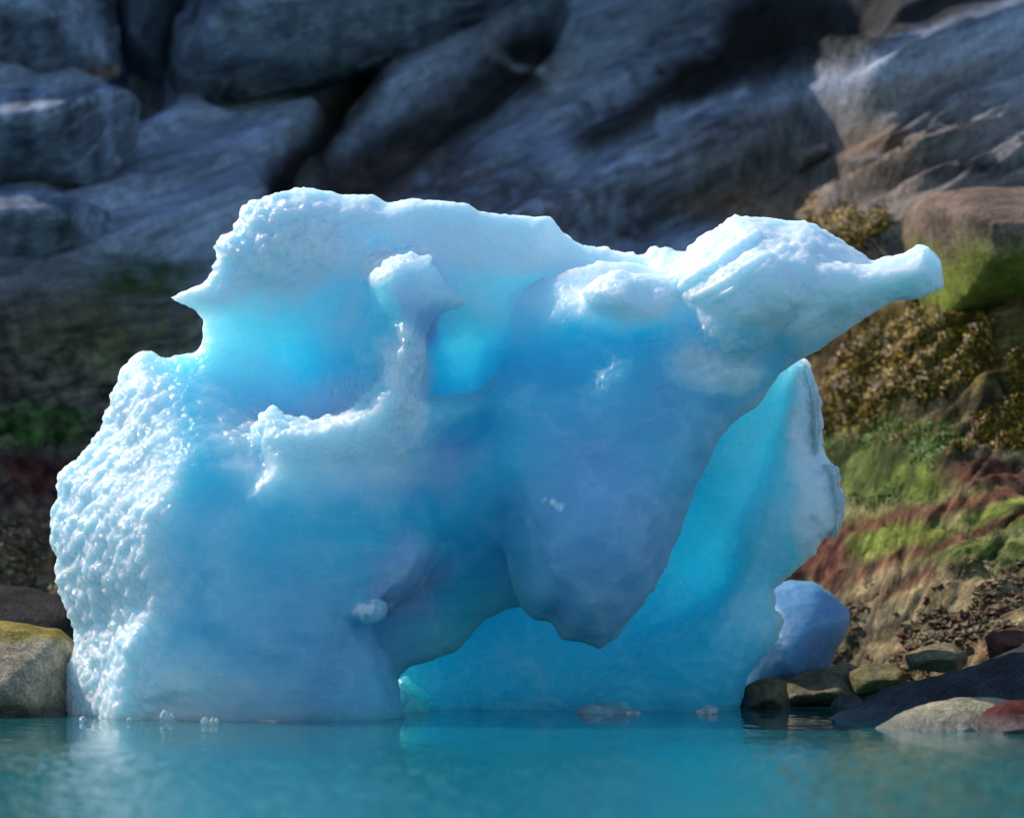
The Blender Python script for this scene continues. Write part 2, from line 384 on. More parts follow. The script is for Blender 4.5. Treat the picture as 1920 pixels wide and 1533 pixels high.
GREY = (.26, .30, .38); OVERHANG_SHADE = (.022, .020, .018); OLIVE = (.12, .115, .05); GREEN = (.05, .12, .012); LIME = (.15, .175, .03)
RED = (.115, .038, .024); TAN = (.21, .155, .075); BROWN = (.11, .06, .04); WRACK = (.15, .092, .012); PALE = (.30, .30, .31); RUST = (.20, .12, .065)
LAYERS = [   # (shape, args, colour, strength): algae and mineral stains, pale and dark streaks, painted overhang shade on the slope; capitals are solid
 ('B', (1790,900,480,520,.3), (.19,.14,.07), 1.), ('B', (1640,300,380,170,.5), (.15,.12,.10), .92), ('B', (1780,180,330,70,.6), (.20,.19,.19), .6), ('B', (120,860,330,360,.4), (.085,.062,.038), .95),
 ('S', ([(500,400),(700,140)], 34), OVERHANG_SHADE, .95), ('s', ([(560,250),(640,180)], 18), OLIVE, .6),
 ('S', ([(640,360),(800,260),(1000,110)], 58), OVERHANG_SHADE, .95), ('S', ([(1120,225),(1350,120),(1560,55),(1850,-40)], 66), OVERHANG_SHADE, .97), ('S', ([(1250,120),(1500,10)], 66), OVERHANG_SHADE, .97),  # near-black bands paint the shade under the overhangs
 ('b', (780,330,260,50), (.07,.05,.045), .8), ('b', (1100,400,230,60), (.06,.05,.048), .85), ('b', (1075,165,60,50), PALE, .9), ('s', ([(905,90),(960,112),(1030,150)], 9), PALE, .8), ('s', ([(1080,190),(1300,40)], 50), (.27,.31,.38), .8), ('s', ([(1250,230),(1500,170),(1900,70)], 22), (.30,.34,.42), .8), ('b', (420,240,130,60), (.28,.33,.42), .6),
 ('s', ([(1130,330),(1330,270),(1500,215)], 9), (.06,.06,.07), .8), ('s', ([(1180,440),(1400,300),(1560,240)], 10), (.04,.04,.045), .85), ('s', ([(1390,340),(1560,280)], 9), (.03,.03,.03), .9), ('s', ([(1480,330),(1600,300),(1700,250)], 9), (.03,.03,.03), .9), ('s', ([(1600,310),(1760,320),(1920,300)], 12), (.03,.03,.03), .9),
 ('b', (1420,385,150,35), RUST, .9), ('b', (1650,300,80,60), RUST, .6),
 ('b', (250,620,200,90), OLIVE, .8), ('b', (270,520,90,36), (.04,.085,.015), .85), ('b', (70,800,110,46), (.035,.085,.012), .9), ('b', (60,900,110,50), (.075,.02,.015), .9), ('b', (40,1040,90,80), (.22,.125,.07), .95), ('b', (60,990,50,30), RED, .7),
 ('B', (1720,650,260,80,.5), (.09,.06,.02), .85), ('b', (1760,640,280,120), (.17,.11,.02), .5), ('b', (1780,780,260,50), (.03,.025,.012), .85), ('b', (1560,650,100,50), (.05,.03,.015), .8),
 ('S', ([(1580,800),(1760,700),(1960,630)], 15), (.24,.185,.045), .8), ('S', ([(1740,610),(1940,490)], 20), (.22,.18,.035), .85), ('b', (1600,735,60,26), LIME, .8), ('S', ([(1560,870),(1680,820),(1800,800)], 16), (.20,.16,.05), .7),
 ('B', (1660,885,150,75,.5), (.06,.085,.018), .92), ('b', (1700,905,80,30), (.11,.15,.018), .75), ('b', (1820,860,70,40), (.05,.03,.018), .8), ('B', (1670,1008,130,40,.35), LIME, .97), ('B', (1890,955,100,40,.4), LIME, .9), ('B', (1850,1035,110,34,.5), (.10,.13,.025), .85),
 ('S', ([(1540,1005),(1700,965),(1960,905)], 12), RED, .92), ('S', ([(1600,1075),(1700,1040),(1960,945)], 10), RED, .92), ('S', ([(1470,1085),(1560,1020),(1560,1080)], 26), RED, .92), ('S', ([(1590,1140),(1740,1070)], 9), RED, .85), ('b', (1520,1040,70,40), RED, .7),
 ('b', (1850,890,90,22), RED, .9), ('b', (1740,1180,160,30), (.06,.04,.035), .75), ('b', (1900,1215,80,22), RED, .8), ('b', (1620,1160,90,40), (.24,.19,.11), .7),
 ('S', ([(1620,1250),(1760,1210),(1920,1170)], 8), (.05,.03,.025), .85), ('S', ([(1640,1180),(1560,1230)], 7), (.05,.03,.025), .8),
]
def paint(px, py, X, Y, Z, base=GREY):
    wob = 18*fbm(X*2.2, Y*1.4, Z*2.2, 4); wob2 = 18*fbm(X*2.2+31, Y*1.4, Z*2.2, 4)
    px = px + wob; py = py + wob2*0.7
    c = np.empty(px.shape+(3,), np.float32); c[:] = base
    grain = np.clip(0.9 + 0.8*fbm(X*7, Y*5, Z*7, 4), 0, 1)
    for kind, args, col, st in LAYERS:
        m = (blob if kind in 'bB' else streak)(px, py, *args)*st
        if kind in 'bs': m = m*grain
        c = c + (np.array(col, np.float32)-c)*m[..., None]
    low = sstep(520, 700, py)*.75+.15                     # mottled, weed-specked rock nearer the water
    c = c*np.clip(1+low*1.1*fbm(X*8, Y*6, Z*8, 4, .7), .25, 1.9)[..., None]
    return c

HILL = {}
def build_slope():
    xs = axis([(-90, -20, 5), (-20, -5.2, 0.4), (-5.2, 5.4, 0.026), (5.4, 20, 0.4), (20, 90, 5)])
    ys = axis([(12, 16, 0.2), (16, 28, 0.023), (28, 40, 0.4), (40, 80, 4)])
    X, Y, Q = grid_sheet(xs, ys)
    Z = slope_z(X, Y)
    px, py = w2px(X, Y, Z)
    # beds of rock dipping towards the lower left, with stepped edges
    warp = fbm(X*0.3, Y*0.3, Z*0.3, 3)
    q = (py + 0.46*px)/100.0 + 0.35*warp
    def beds(q, f):
        t = q*f; fr = t-np.floor(t)
        return sstep(0.0, 0.8, fr)*sstep(1.0, 0.9, fr)
    al = (px - 0.3*py)/100.0
    low = sstep(620, 820, py)
    d = 0.14*fbm(al*0.10, q*0.33, 0*X, 3) + (0.34*beds(q, 0.30) + 0.10*beds(q+.7+.3*noise3(al*.2, q*.2, 1+0*X), 0.95))*(1-0.85*low)
    right = blob(px, py, 1640, 320, 440, 170, .5)
    rr = 1-np.abs(noise3(al*0.42, q*1.25, 4+0*X)); r2 = 1-np.abs(noise3(al*0.8+3, q*2.3, 8+0*X))
    lay = beds(q+.5*noise3(al*.3, q*.4, 2+0*X), 1.5); lay2 = beds(q+.6*noise3(al*.5, q*.8, 6+0*X)+al*.1, 2.9)
    d += right*(0.16*(rr-.6) + 0.20*lay*np.clip(.5+.8*noise3(al*.4, q*.6, 11+0*X), 0, 1) + 0.06*lay2 + .06*(r2-.6))
    f1, f21 = worley(al*.55+.3*warp, q*1.15, 0*X)
    d += low*(0.06*sstep(0.0, 0.16, f21) + 0.06*fbm(X*3, Y*3, Z*3, 4) + .02*fbm(X*8, Y*8, Z*8, 4, .6)*blob(px, py, 1800, 950, 500, 500))
    wr = blob(px, py, 1740, 690, 330, 150, .5)
    d += wr*0.16*fbm(al*.8, q*2., 5+0*X, 4)
    d += 0.04*fbm(X*1.9, Y*1.9, Z*1.9, 5)
    d -= 0.9*streak(px, py, [(420,205),(560,178),(700,135),(850,60),(1000,-60)], 30) + 0.9*blob(px, py, 262, 165, 55, 75) + .8*blob(px, py, 205, 30, 30, 120)
    d -= 0.5*streak(px, py, [(520,380),(700,140)], 30) + .5*streak(px, py, [(660,370),(800,260),(1000,110)], 44)        # crevice under the long slab
    d -= 0.25*streak(px, py, [(1140,215),(1350,150),(1620,90)], 40)
    V = np.stack([X, Y - 0.62*d, Z + 0.78*d], -1).reshape(-1, 3)
    me = mesh_np('hill', V, Q)
    px, py = w2px(V[:, 0], V[:, 1], V[:, 2])
    attr_col(me, 'tint', paint(px, py, *V.T))
    link('hill', me, ROCK, kind='structure')
    HILL['V'] = V; HILL['px'] = px; HILL['py'] = py; HILL['N'] = normals(me)
build_slope()

def slope_point(px, py):
    """where the view line through a picture point meets the plain slope"""
    Y = np.linspace(14, 45, 3000); X, Z = px2w(px, py, Y)
    i = np.argmax(slope_z(X, Y) > Z)
    return np.array([X[i], Y[i], Z[i]])

# the mountain shoulder up to the left whose crest keeps the upper slope in shade
def build_cliff():
    P2 = slope_point(-150, 900); P1 = slope_point(1640, 0)
    d = P1-P2
    ts = np.linspace(-1.3, 3.2, 150); V = []
    prof = [(1.6, -3, None), (1.3, 0, .25), (.9, 0, .5), (.5, 0, .75), (0.1, 0, .93), (0, 0, 1.0), (-2.5, 0, 1.03), (-9, 0, .8), (-18, 0, .3), (-22, -3, None)]
    dn = np.array([d[0], d[1], 0]); dn /= np.linalg.norm(dn); out = np.array([dn[1], -dn[0], 0])
    for t in ts:
        c = P2 + d*t + SUN*15
        for o, z, f in prof:
            p = c + out*o
            p[2] = z if f is None else -3 + (c[2]+3)*f
            V.append(p)
    V = np.array(V); m = len(prof); n = len(ts)
    j = 0.55*fbm(*(V*0.35).T, 5)
    crest = np.tile(np.array([f == 1.0 for _, _, f in prof]), n)
    V[:, 2] += np.where(crest, j*.12, np.minimum(j*1.5, .3)); V[:, 0] += np.where(crest, 0, j*.5)
    I = np.arange(n*m).reshape(n, m)
    Q = np.stack([I[:-1, :-1], I[:-1, 1:], I[1:, 1:], I[1:, :-1]], -1).reshape(-1, 4)
    me = mesh_np('mountain', V, Q, smooth=False)
    attr_col(me, 'tint', np.full((len(V), 3), GREY))
    link('mountain', me, ROCK, kind='structure')
build_cliff()

# ------------------------------------------------------------------ iceberg
POLY_A = [(397,450),(430,430),(442,405),(446,382),(470,367),(505,351),(575,345),(650,348),(695,356),(725,367),(775,359),(825,358),(865,363),(895,378),(950,384),
 (1030,385),(1050,402),(1080,425),(1105,438),(1160,452),(1215,459),(1235,443),(1290,455),(1330,440),(1360,425),(1378,405),(1425,410),(1480,422),(1505,419),(1550,430),(1585,447),(1620,475),(1628,492),(1640,497),(1710,482),(1732,472),(1755,500),(1755,527),
 (1721,550),(1684,552),(1650,569),(1631,586),(1575,621),(1537,649),(1496,668),(1451,696),(1425,734),(1395,767),(1369,797),(1333,857),(1294,950),(1280,999),(1260,1034),(1229,1098),(1188,1151),(1138,1195),(1125,1204),(1096,1190),(1062,1186),(1049,1163),(1035,1149),(1011,1150),(992,1136),(988,1126),
 (959,1131),(933,1148),(898,1178),(883,1201),(853,1220),(796,1243),(777,1243),(750,1258),(741,1273),(746,1311),(756,1347),(756,1480),
 (114,1480),(114,1345),(110,1292),(108,1266),(124,1231),(131,1201),(133,1178),(124,1155),(108,1117),(98,1068),(91,1037),(87,1007),(90,1000),(88,963),(99,931),(104,891),(115,873),(158,827),(187,789),(189,766),(195,730),(206,719),(217,685),(257,650),(305,673),(359,664),(375,649),(381,626),(375,593),(344,570),(298,553),(369,525),(396,507),(401,479)]
POLY_B = [(1496,672),(1511,685),(1524,722),(1534,752),(1534,812),(1534,842),(1545,865),(1569,884),(1571,914),(1580,932),(1580,950),(1571,996),(1546,1009),(1533,1037),(1493,1058),(1459,1081),(1436,1104),(1445,1117),(1443,1148),(1457,1157),(1447,1197),(1428,1231),(1398,1285),(1386,1319),(1381,1330),(1381,1460),
 (640,1460),(640,1330),(760,1000),(1000,800),(1250,600),(1400,560)]
POLY_H = [(864,556),(830,520),(815,492),(800,472),(772,465),(745,470),(712,490),(690,512),(698,545),(708,575),(726,600),(730,650),(720,705),(690,748),(640,778),(575,792),(530,785),(512,766),(494,782),(484,805),(486,840),(500,880),
 (400,980),(300,1080),(220,1200),(190,1350),(190,1480),(756,1480),(756,1347),(746,1311),(741,1273),(715,1215),(690,1170),(725,1146),(760,1118),(792,1085),(815,1040),(832,980),(838,900),(822,840),(850,800),(900,778),(907,745),(880,746),(840,750),(805,746),(782,735),(785,700),(788,632),(800,600),(830,570)]
POLY_T = [(905,745),(925,708),(960,688),(1010,679),(1050,684),(1090,682),(1150,640),(1230,570),(1290,540),(1451,696),(1425,734),(1395,767),(1369,797),(1333,857),(1294,950),(1280,999),(1260,1034),(1229,1098),(1188,1151),(1138,1195),(1125,1204),(1096,1190),(1062,1186),(1049,1163),(1035,1149),(1011,1150),(992,1136),(980,1100),(955,1020),(925,940),(896,870),(908,800)]
POLY_M = [(915,740),(935,650),(955,592),(975,552),(1000,535),(1040,511),(1085,491),(1125,477),(1180,490),(1265,515),(1330,600),(1330,760),(1100,860),(960,850),(920,790)]
POLY_S = [(1093,545),(1122,524),(1155,511),(1190,517),(1230,519),(1264,524),(1300,600),(1270,660),(1190,650),(1120,600)]
POLY_NOSE = [(1480,520),(1535,490),(1590,499),(1640,497),(1710,482),(1732,472),(1755,500),(1755,527),(1721,550),(1684,552),(1650,569),(1631,586),(1575,621),(1537,649),(1496,668),(1440,640)]
POLY_W = [(1496,674),(1511,685),(1524,722),(1534,752),(1534,812),(1534,842),(1545,865),(1569,884),(1571,914),(1580,932),(1580,950),(1571,996),(1546,1009),(1533,1037),(1493,1058),(1459,1081),(1436,1104),(1445,1117),(1443,1148),(1457,1157),(1447,1197),(1428,1231),(1398,1285),(1386,1319),(1381,1330),(1381,1440),(1300,1440),(1340,1250),(1365,1130),(1352,1040),(1370,950),(1402,850),(1445,740)]
POLY_D = [(741,1276),(760,1266),(790,1285),(818,1310),(834,1345),(840,1420),(700,1420)]
POLY_HEAD = [(1265,520),(1290,470),(1330,440),(1360,425),(1378,405),(1425,410),(1480,422),(1505,419),(1550,430),(1585,447),(1620,475),(1628,492),(1640,497),(1710,482),(1732,472),(1755,500),(1755,527),(1721,550),(1684,552),(1650,569),(1631,586),(1575,621),(1537,649),(1496,668),(1440,700),(1330,705),(1300,640),(1275,570)]
POLY_C = [(1440,1100),(1493,1087),(1538,1091),(1577,1117),(1605,1144),(1606,1167),(1595,1197),(1580,1220),(1572,1240),(1560,1290),(1560,1340),(1360,1340),(1360,1150)]

FRONT_A = [(110,700,15.7),(110,1000,15.35),(250,800,15.25),(300,1000,14.98),(150,1300,15.25),(300,1300,14.97),(450,1200,14.95),(620,1250,15.05),(740,1300,15.25),
 (330,560,15.6),(400,620,15.55),(400,700,15.42),(400,800,15.2),(470,700,15.6),(560,600,15.75),(640,560,15.75),(600,690,15.78),(560,770,15.70),(640,750,15.68),(480,770,15.5),(500,480,15.45),(600,400,15.55),(750,400,15.6),(900,420,15.75),(1000,430,15.8),(1120,450,15.9),(1220,480,15.9),
 (840,620,15.88),(900,600,15.84),(960,560,15.84),(1040,520,15.88),(840,700,15.85),(900,735,15.78),(960,660,15.66),(1060,620,15.66),(1100,560,15.75),(1050,760,15.3),(950,500,15.85),(760,450,15.66),(720,560,15.5),(725,650,15.42),(690,700,15.47),
 (600,850,15.4),(500,900,15.06),(430,900,15.02),(720,900,15.3),(830,840,15.5),(880,950,15.42),(960,850,15.3),(800,1050,15.38),(700,1050,15.2),(700,1150,15.2),(900,1080,15.55),(850,1180,15.5),
 (1100,850,15.25),(1100,1000,15.25),(1250,800,15.2),(1180,600,15.5),(1300,600,15.35),(1450,550,15.2),(1600,530,15.3),(1740,510,15.45),(1450,690,15.4),(1100,1180,15.4)]
BACK_A = [(100,700,16.2),(110,1000,16.1),(300,1000,16.35),(300,1340,16.4),(600,1300,16.2),(740,1300,16.0),(330,560,15.9),(560,620,16.08),(450,420,16.1),(650,370,16.25),(900,400,16.12),(1100,450,16.3),(1220,470,16.25),
 (600,800,16.5),(800,700,16.2),(900,600,16.03),(840,560,16.05),(960,520,16.08),(900,900,16.4),(850,1100,16.1),(1000,1000,16.1),(1100,1100,15.9),(1120,1190,15.75),(1250,900,15.95),(1350,750,16.0),(1450,550,16.2),(1620,530,15.95),(1740,510,15.72),(1500,650,15.9),(1250,600,16.3)]

def slab(G, poly, yref, front, back, k, R=0.3, m=0.5):
    """solid between a front and a back surface inside an outline standing at depth yref"""
    X, Y, Z, x2, z2 = G
    P = np.stack(px2w(*np.array(poly, float).T, yref), 1)
    d2 = poly_sd(P, x2, z2).astype(np.float32)
    px, py = w2px(x2, yref, z2)
    fr = front(px, py) if callable(front) else np.full(x2.shape, front)
    bk = back(px, py) if callable(back) else np.full(x2.shape, back)
    tp = np.clip(-d2/R, 0, 1)
    tp = ((1-(1-tp)**2)**0.5*0.45 + tp*0.55)            # wedge that ends in a sharp but not knife-thin edge
    mid = fr + (bk-fr)*m
    fr = mid + (fr-mid)*tp; bk = mid + (bk-mid)*tp
    dy = np.maximum(fr[:, None, :]-Y, Y-bk[:, None, :]).astype(np.float32)
    return smax(np.broadcast_to(d2[:, None, :], dy.shape), dy, k)

def grid(x0, x1, y0, y1, z0, z1, h):
    xs = np.arange(x0, x1, h, dtype=np.float32); ys = np.arange(y0, y1, h, dtype=np.float32); zs = np.arange(z0, z1, h, dtype=np.float32)
    X = xs[:, None, None]; Y = ys[None, :, None]; Z = zs[None, None, :]
    x2, z2 = np.meshgrid(xs, zs, indexing='ij')
    return (X, Y, Z, x2, z2), np.array([x0, y0, z0])

def ell(G, c, r):
    X, Y, Z = G[:3]
    k = np.sqrt(((X-c[0])/r[0])**2 + ((Y-c[1])/r[1])**2 + ((Z-c[2])/r[2])**2)
    return (k-1)*min(r)

def lerpn(F3):
    return F3

ICE = ice_material()
def build_iceberg():
    h = 0.02
    G, org = grid(-2.62, 2.42, 14.55, 17.8, -0.36, 2.96, h)
    X, Y, Z = G[:3]
    fA = rbf([p[:2] for p in FRONT_A], [p[2] for p in FRONT_A]); bA = rbf([p[:2] for p in BACK_A], [p[2] for p in BACK_A])
    A = slab(G, POLY_A, 15.55, fA, bA, 0.06, 0.55)
    fH = rbf([(770,480),(700,520),(850,556),(760,650),(770,750),(640,800),(500,800),(560,850),(400,1000),(300,1200),(250,1340),(500,1250),(700,1300),(820,950),(800,1060),(690,1140),(740,1250),(650,1000),(860,755)],
             [15.30,15.32,15.36,15.2,15.15,15.0,15.02,14.97,14.98,14.98,15.1,14.9,15.1,15.36,15.2,15.08,15.22,15.0,15.32])
    Hh = slab(G, POLY_H, 15.25, fH, 15.95, 0.05, 0.08, 0.25)
    A = smin(A, Hh, 0.07)
    fM = rbf([(940,640),(975,550),(1100,490),(1200,520),(1100,580),(1000,640),(950,740),(1060,700),(1200,700),(1080,800)], [15.62,15.60,15.66,15.6,15.48,15.5,15.45,15.38,15.3,15.28])
    A = smin(A, slab(G, POLY_M, 15.6, fM, 16.1, 0.03, 0.20, 0.4), 0.06)
    fT = rbf([(905,745),(1010,680),(1150,640),(1250,580),(1400,690),(1330,850),(1100,800),(920,800),(1000,1000),(1100,1000),(1120,1190),(1250,1000),(960,1000)],
             [15.42,15.36,15.34,15.34,15.25,15.2,15.16,15.33,15.15,14.98,15.15,15.15,15.25])
    A = smin(A, slab(G, POLY_T, 15.35, fT, 15.75, 0.04, 0.18, 0.45), 0.06)
    A = smin(A, slab(G, POLY_S, 15.4, 15.27, 15.8, 0.05, 0.16, 0.3), 0.08)
    fK = rbf([(1280,520),(1380,420),(1450,550),(1600,460),(1740,510),(1640,560),(1320,690),(1480,660)], [15.0,15.3,14.95,15.36,15.35,15.25,15.05,15.2])
    A = smin(A, slab(G, POLY_HEAD, 15.45, fK, 15.85, 0.05, 0.24), 0.05)
    fN = rbf([(1480,520),(1580,540),(1740,510),(1640,560),(1480,650)], [14.97,15.05,15.2,15.12,15.1])
    A = smin(A, slab(G, POLY_NOSE, 15.35, fN, 15.55, 0.04, 0.14), 0.04)
    pB = [(1500,690),(1540,950),(1450,1050),(1380,1320),(1100,1320),(760,1320),(1350,900),(1350,1100),(1000,1180),(900,1000)]
    fB = rbf(pB, [16.35,16.5,16.5,16.45,16.25,16.3,16.3,16.45,16.35,16.35])
    bB = rbf(pB, [16.55,16.68,16.8,16.9,16.9,16.85,16.62,16.8,16.85,16.8])
    B = slab(G, POLY_B, 16.4, fB, bB, 0.04, 0.25)
    fW = rbf(pB, [16.2,16.28,16.25,16.2,16.1,16.1,16.25,16.2,16.1,16.1])
    W = slab(G, POLY_W, 16.4, fW, 16.75, 0.04, 0.2)
    B = smin(B, W, 0.04)
    B = smin(B, slab(G, [(985,1335),(1010,1310),(1110,1240),(1200,1185),(1280,1150),(1345,1105),(1425,1055),(1425,1160),(1400,1262),(1372,1330),(1372,1440),(985,1440)], 16.3, 16.19, 16.6, 0.03, 0.22), 0.06)
    B = smin(B, slab(G, POLY_D, 16.1, 16.0, 16.6, 0.04, 0.08), 0.05)
    for (tx, ty, tY, rr) in [(694,1148,15.06,(.055,.05,.04)), (700,1138,15.03,(.04,.03,.03))]:
        cx_, cz_ = px2w(tx, ty, tY); A = smin(A, ell(G, (cx_, tY, cz_), rr), .04)
    F = smin(A, B, 0.06)
    # gentle irregularity of the whole mass
    n = 0.030*noise3(X*1.9+0*Y+0*Z, Y*1.9+0*X+0*Z, Z*1.9+0*X+0*Y)
    F = (F + n - .022).astype(np.float32)
    V, Q = surface_nets(F, org, h)
    me = mesh_np('ice', V, Q)
    me = subdivide(me, 1)
    V = coords(me); Nn = normals(me)
    px, py = w2px(V[:, 0], V[:, 1], V[:, 2])
    crust_glow, grain, sky_tint = ice_fields(px, py, V, Nn)
    a = V[:, 0]*.76+V[:, 2]*.65; b = -V[:, 0]*.65+V[:, 2]*.76; wv = .25*fbm(V[:, 0]*3, V[:, 1]*3, V[:, 2]*3, 3)
    f1, f21 = worley(a*10+wv, b*17+wv, V[:, 1]*13)
    s1, _ = worley(V[:, 0]*4.5+wv, V[:, 1]*4.5, V[:, 2]*5.5+wv)
    gm = grain*(.55+.45*np.clip(.5+1.2*fbm(V[:, 0]*2, V[:, 1]*2, V[:, 2]*2, 3), 0, 1))
    dis = 0.030*(s1-.5) + gm*0.046*(0.55-f1) + 0.010*grain*noise3(V[:, 0]*34, V[:, 1]*34, V[:, 2]*34) + 0.007*fbm(V[:, 0]*6, V[:, 1]*6, V[:, 2]*9, 4) + 0.006*np.clip(crust_glow+grain, 0, 1)*fbm(V[:, 0]*22, V[:, 1]*22, V[:, 2]*22, 3)
    rear = sstep(15.95, 16.15, V[:, 1])*(Nn[:, 1] < .3)
    w2, _ = worley(V[:, 0]*1.9+.6*wv+5, V[:, 1]*1.5, V[:, 2]*1.9+.6*wv)
    dis = dis + rear*(.085*(w2-.5) + .012*fbm(V[:, 0]*14, V[:, 1]*14, V[:, 2]*20, 3))
    for pts, wd, am in [([(1272,540),(1330,500),(1420,440)], 5, .022), ([(1300,560),(1370,523),(1440,478)], 6, .012), ([(1345,560),(1430,505),(1470,460)], 6, .012), ([(1410,540),(1460,495),(1500,450)], 6, .010), ([(700,500),(745,472),(790,468)], 6, .012), ([(715,530),(760,500),(812,482)], 6, .016)]:
        st = streak(px, py, pts, wd, .9); st2 = streak(px, py-9, pts, wd, .9)
        dis = dis + (Nn[:, 1] < .2)*am*(st-.7*st2)
    V = V + Nn*dis[:, None]
    base = np.array([0, 15.8, 0], np.float32)
    set_co(me, V-base)
    attr(me, 'crust_glow', crust_glow); attr(me, 'grain', grain); attr(me, 'sky_tint', sky_tint)
    link('iceberg', me, ICE, loc=tuple(base), label='large sculpted blue and white iceberg grounded in calm water before dark rock slope', category='iceberg')

def spot(px, py, cx, cy, rx, ry, soft=0.5):
    d = np.sqrt(((px-cx)/rx)**2 + ((py-cy)/ry)**2)
    return 1-sstep(1-soft, 1+soft, d)

def ice_fields(px, py, V, Nn):
    up = sstep(0.45, 0.9, Nn[:, 2])
    wob = 30*fbm(V[:, 0]*2.5, V[:, 1]*2.5, V[:, 2]*2.5, 4); px = px+wob; py = py+wob*.7
    def field(c, L):
        for p in L: c = np.maximum(c, p[5]*spot(px, py, *p[:5]))
        return np.clip(c, 0, 1)
    crust_glow = field(0.03 + 0.3*up*(py < 520), [(130,1000,200,440,.8,1.),(420,440,280,150,.7,1.),(800,385,330,70,.8,.9),(1540,490,330,150,.5,1.),(1330,480,110,110,.5,1.),(1450,620,170,80,.7,.55),(722,500,45,40,.5,.9),(790,530,60,60,.5,.5),(757,715,55,105,.6,.85),(600,830,210,110,.95,.68),(1000,440,320,90,.7,.8),(1170,550,120,60,.7,.9),(1350,690,110,50,.5,.6),(250,1310,260,110,.8,.65),(1550,900,70,280,.7,.75),(1450,980,110,320,.9,.30),(1000,520,140,90,.8,.45),(540,540,240,130,.8,.42),(880,540,170,100,.8,.45),(450,700,110,150,.8,.4),(400,1000,220,360,.9,.27)])  # weathered crust; weaker spots at the hollow paint in its glow
    grain = field(0.05 + 0.1*up, [(190,980,190,420,.6,1.),(470,440,200,90,.5,.9),(735,500,60,45,.4,1.),(750,690,40,80,.4,1.),(610,810,180,50,.4,1.2),(690,750,100,50,.4,1.),(1330,660,100,50,.6,1.2),(1270,710,60,30,.5,.8),(1450,500,170,70,.5,.4),(1190,540,100,30,.5,.4),(720,1140,40,30,.5,.6)])
    sky_tint = field(0.0*px, [(785,560,45,120,.4,.95),(730,850,120,70,.7,.6),(1130,1010,170,230,.7,.8),(1250,800,180,120,.7,.5),(760,1090,70,90,.4,.9),(600,1240,200,140,.8,.6),(1020,760,120,90,.8,.25),(1520,1000,80,200,.8,.4),(300,1200,160,150,.8,.35)])  # violet tint paints sky reflection onto tooth, horn and foot
    sky_tint = sky_tint*sstep(16.1, 15.85, V[:, 1])
    for p in [(694,1148,26,20,.5,1.),(1040,946,14,9,.6,.7)]:  # white dabs: the crusted tip, and a painted sparkle on the tooth
        m = p[5]*spot(px, py, *p[:5])*(V[:, 1] < 15.8)*np.clip(.6+1.5*noise3(V[:, 0]*30, V[:, 1]*30, V[:, 2]*30), 0, 1); crust_glow = np.maximum(crust_glow, m); grain = np.maximum(grain, m)
    return crust_glow, grain, sky_tint
build_iceberg()

# the rounded lobe of ice behind the rear wall, a part of the same berg
def build_lobe():
    G, org = grid(1.0, 2.3, 16.5, 18.2, -0.5, 1.0, 0.025)
    F = slab(G, POLY_C, 17.1, 16.75, 17.95, 0.06, 0.35)
    X, Y, Z = G[:3]
    F = (F + 0.03*noise3(X*2.5+0*Y+0*Z, Y*2.5+0*X+0*Z, Z*2.5+0*X+0*Y)).astype(np.float32)
    V, Q = surface_nets(F, org, 0.025)
    me = subdivide(mesh_np('lobe', V, Q), 1)
    V = coords(me); V = V + normals(me)*(0.005*fbm(V[:, 0]*9, V[:, 1]*9, V[:, 2]*9, 3))[:, None]
    berg = bpy.data.objects['iceberg']
    set_co(me, V - np.array(berg.location))
    attr(me, 'crust_glow', np.full(len(V), .0)); attr(me, 'grain', np.full(len(V), .1)); attr(me, 'sky_tint', np.full(len(V), .9))
    link('ice_lobe', me, ice_material('shaded_ice', (.05,.22,.38), (.10,.23,.38)), parent=berg)  # darker blue stands in for the berg's shade on the lobe
build_lobe()

CLEAR = None
def chunk_material():
    m, t, b = newmat('clear_ice')
    b.inputs['Base Color'].default_value = (.85, .93, .96, 1); b.inputs['Roughness'].default_value = .08
    b.inputs['IOR'].default_value = 1.31; b.inputs['Transmission Weight'].default_value = .55
    b.inputs['Subsurface Weight'].default_value = .6; b.inputs['Subsurface Radius'].default_value = (.3, .6, .8); b.inputs['Subsurface Scale'].default_value = .05
    tc = N(t, 'ShaderNodeTexCoord').outputs['Object']
    n = N(t, 'ShaderNodeTexNoise', Scale=60.0, Detail=3.0); t.links.new(tc, n.inputs['Vector'])
    bp = N(t, 'ShaderNodeBump', Strength=.8, Distance=.02); t.links.new(n.outputs[0], bp.inputs['Height']); t.links.new(bp.outputs[0], b.inputs['Normal'])
    return m
CLEAR = chunk_material()
def build_rim():
    berg = bpy.data.objects['iceberg']
    for poly in ([(1498,690),(1513,683),(1527,720),(1538,752),(1537,800),(1538,848),(1526,856),(1520,800),(1508,745)], [(1543,868),(1558,868),(1573,884),(1576,914),(1585,932),(1584,955),(1574,1000),(1556,1008),(1556,950),(1550,905)]):
        P = np.array(poly, float); x, z = px2w(P[:, 0], P[:, 1], 16.45)
        G, org = grid(x.min()-.1, x.max()+.1, 16.15, 16.8, z.min()-.1, z.max()+.1, .01)
        F = slab(G, poly, 16.45, 16.33, 16.6, .02, .06)
        X, Y, Z = G[:3]
        F = F + .018*fbm(X*14+0*Y+0*Z, Y*14+0*X+0*Z, Z*14+0*X+0*Y, 3)
        V, Q = surface_nets(F.astype(np.float32), org, .01)
        link('clear_rim', mesh_np('clear_rim', V-np.array(berg.location), Q), CLEAR, parent=berg)
build_rim()

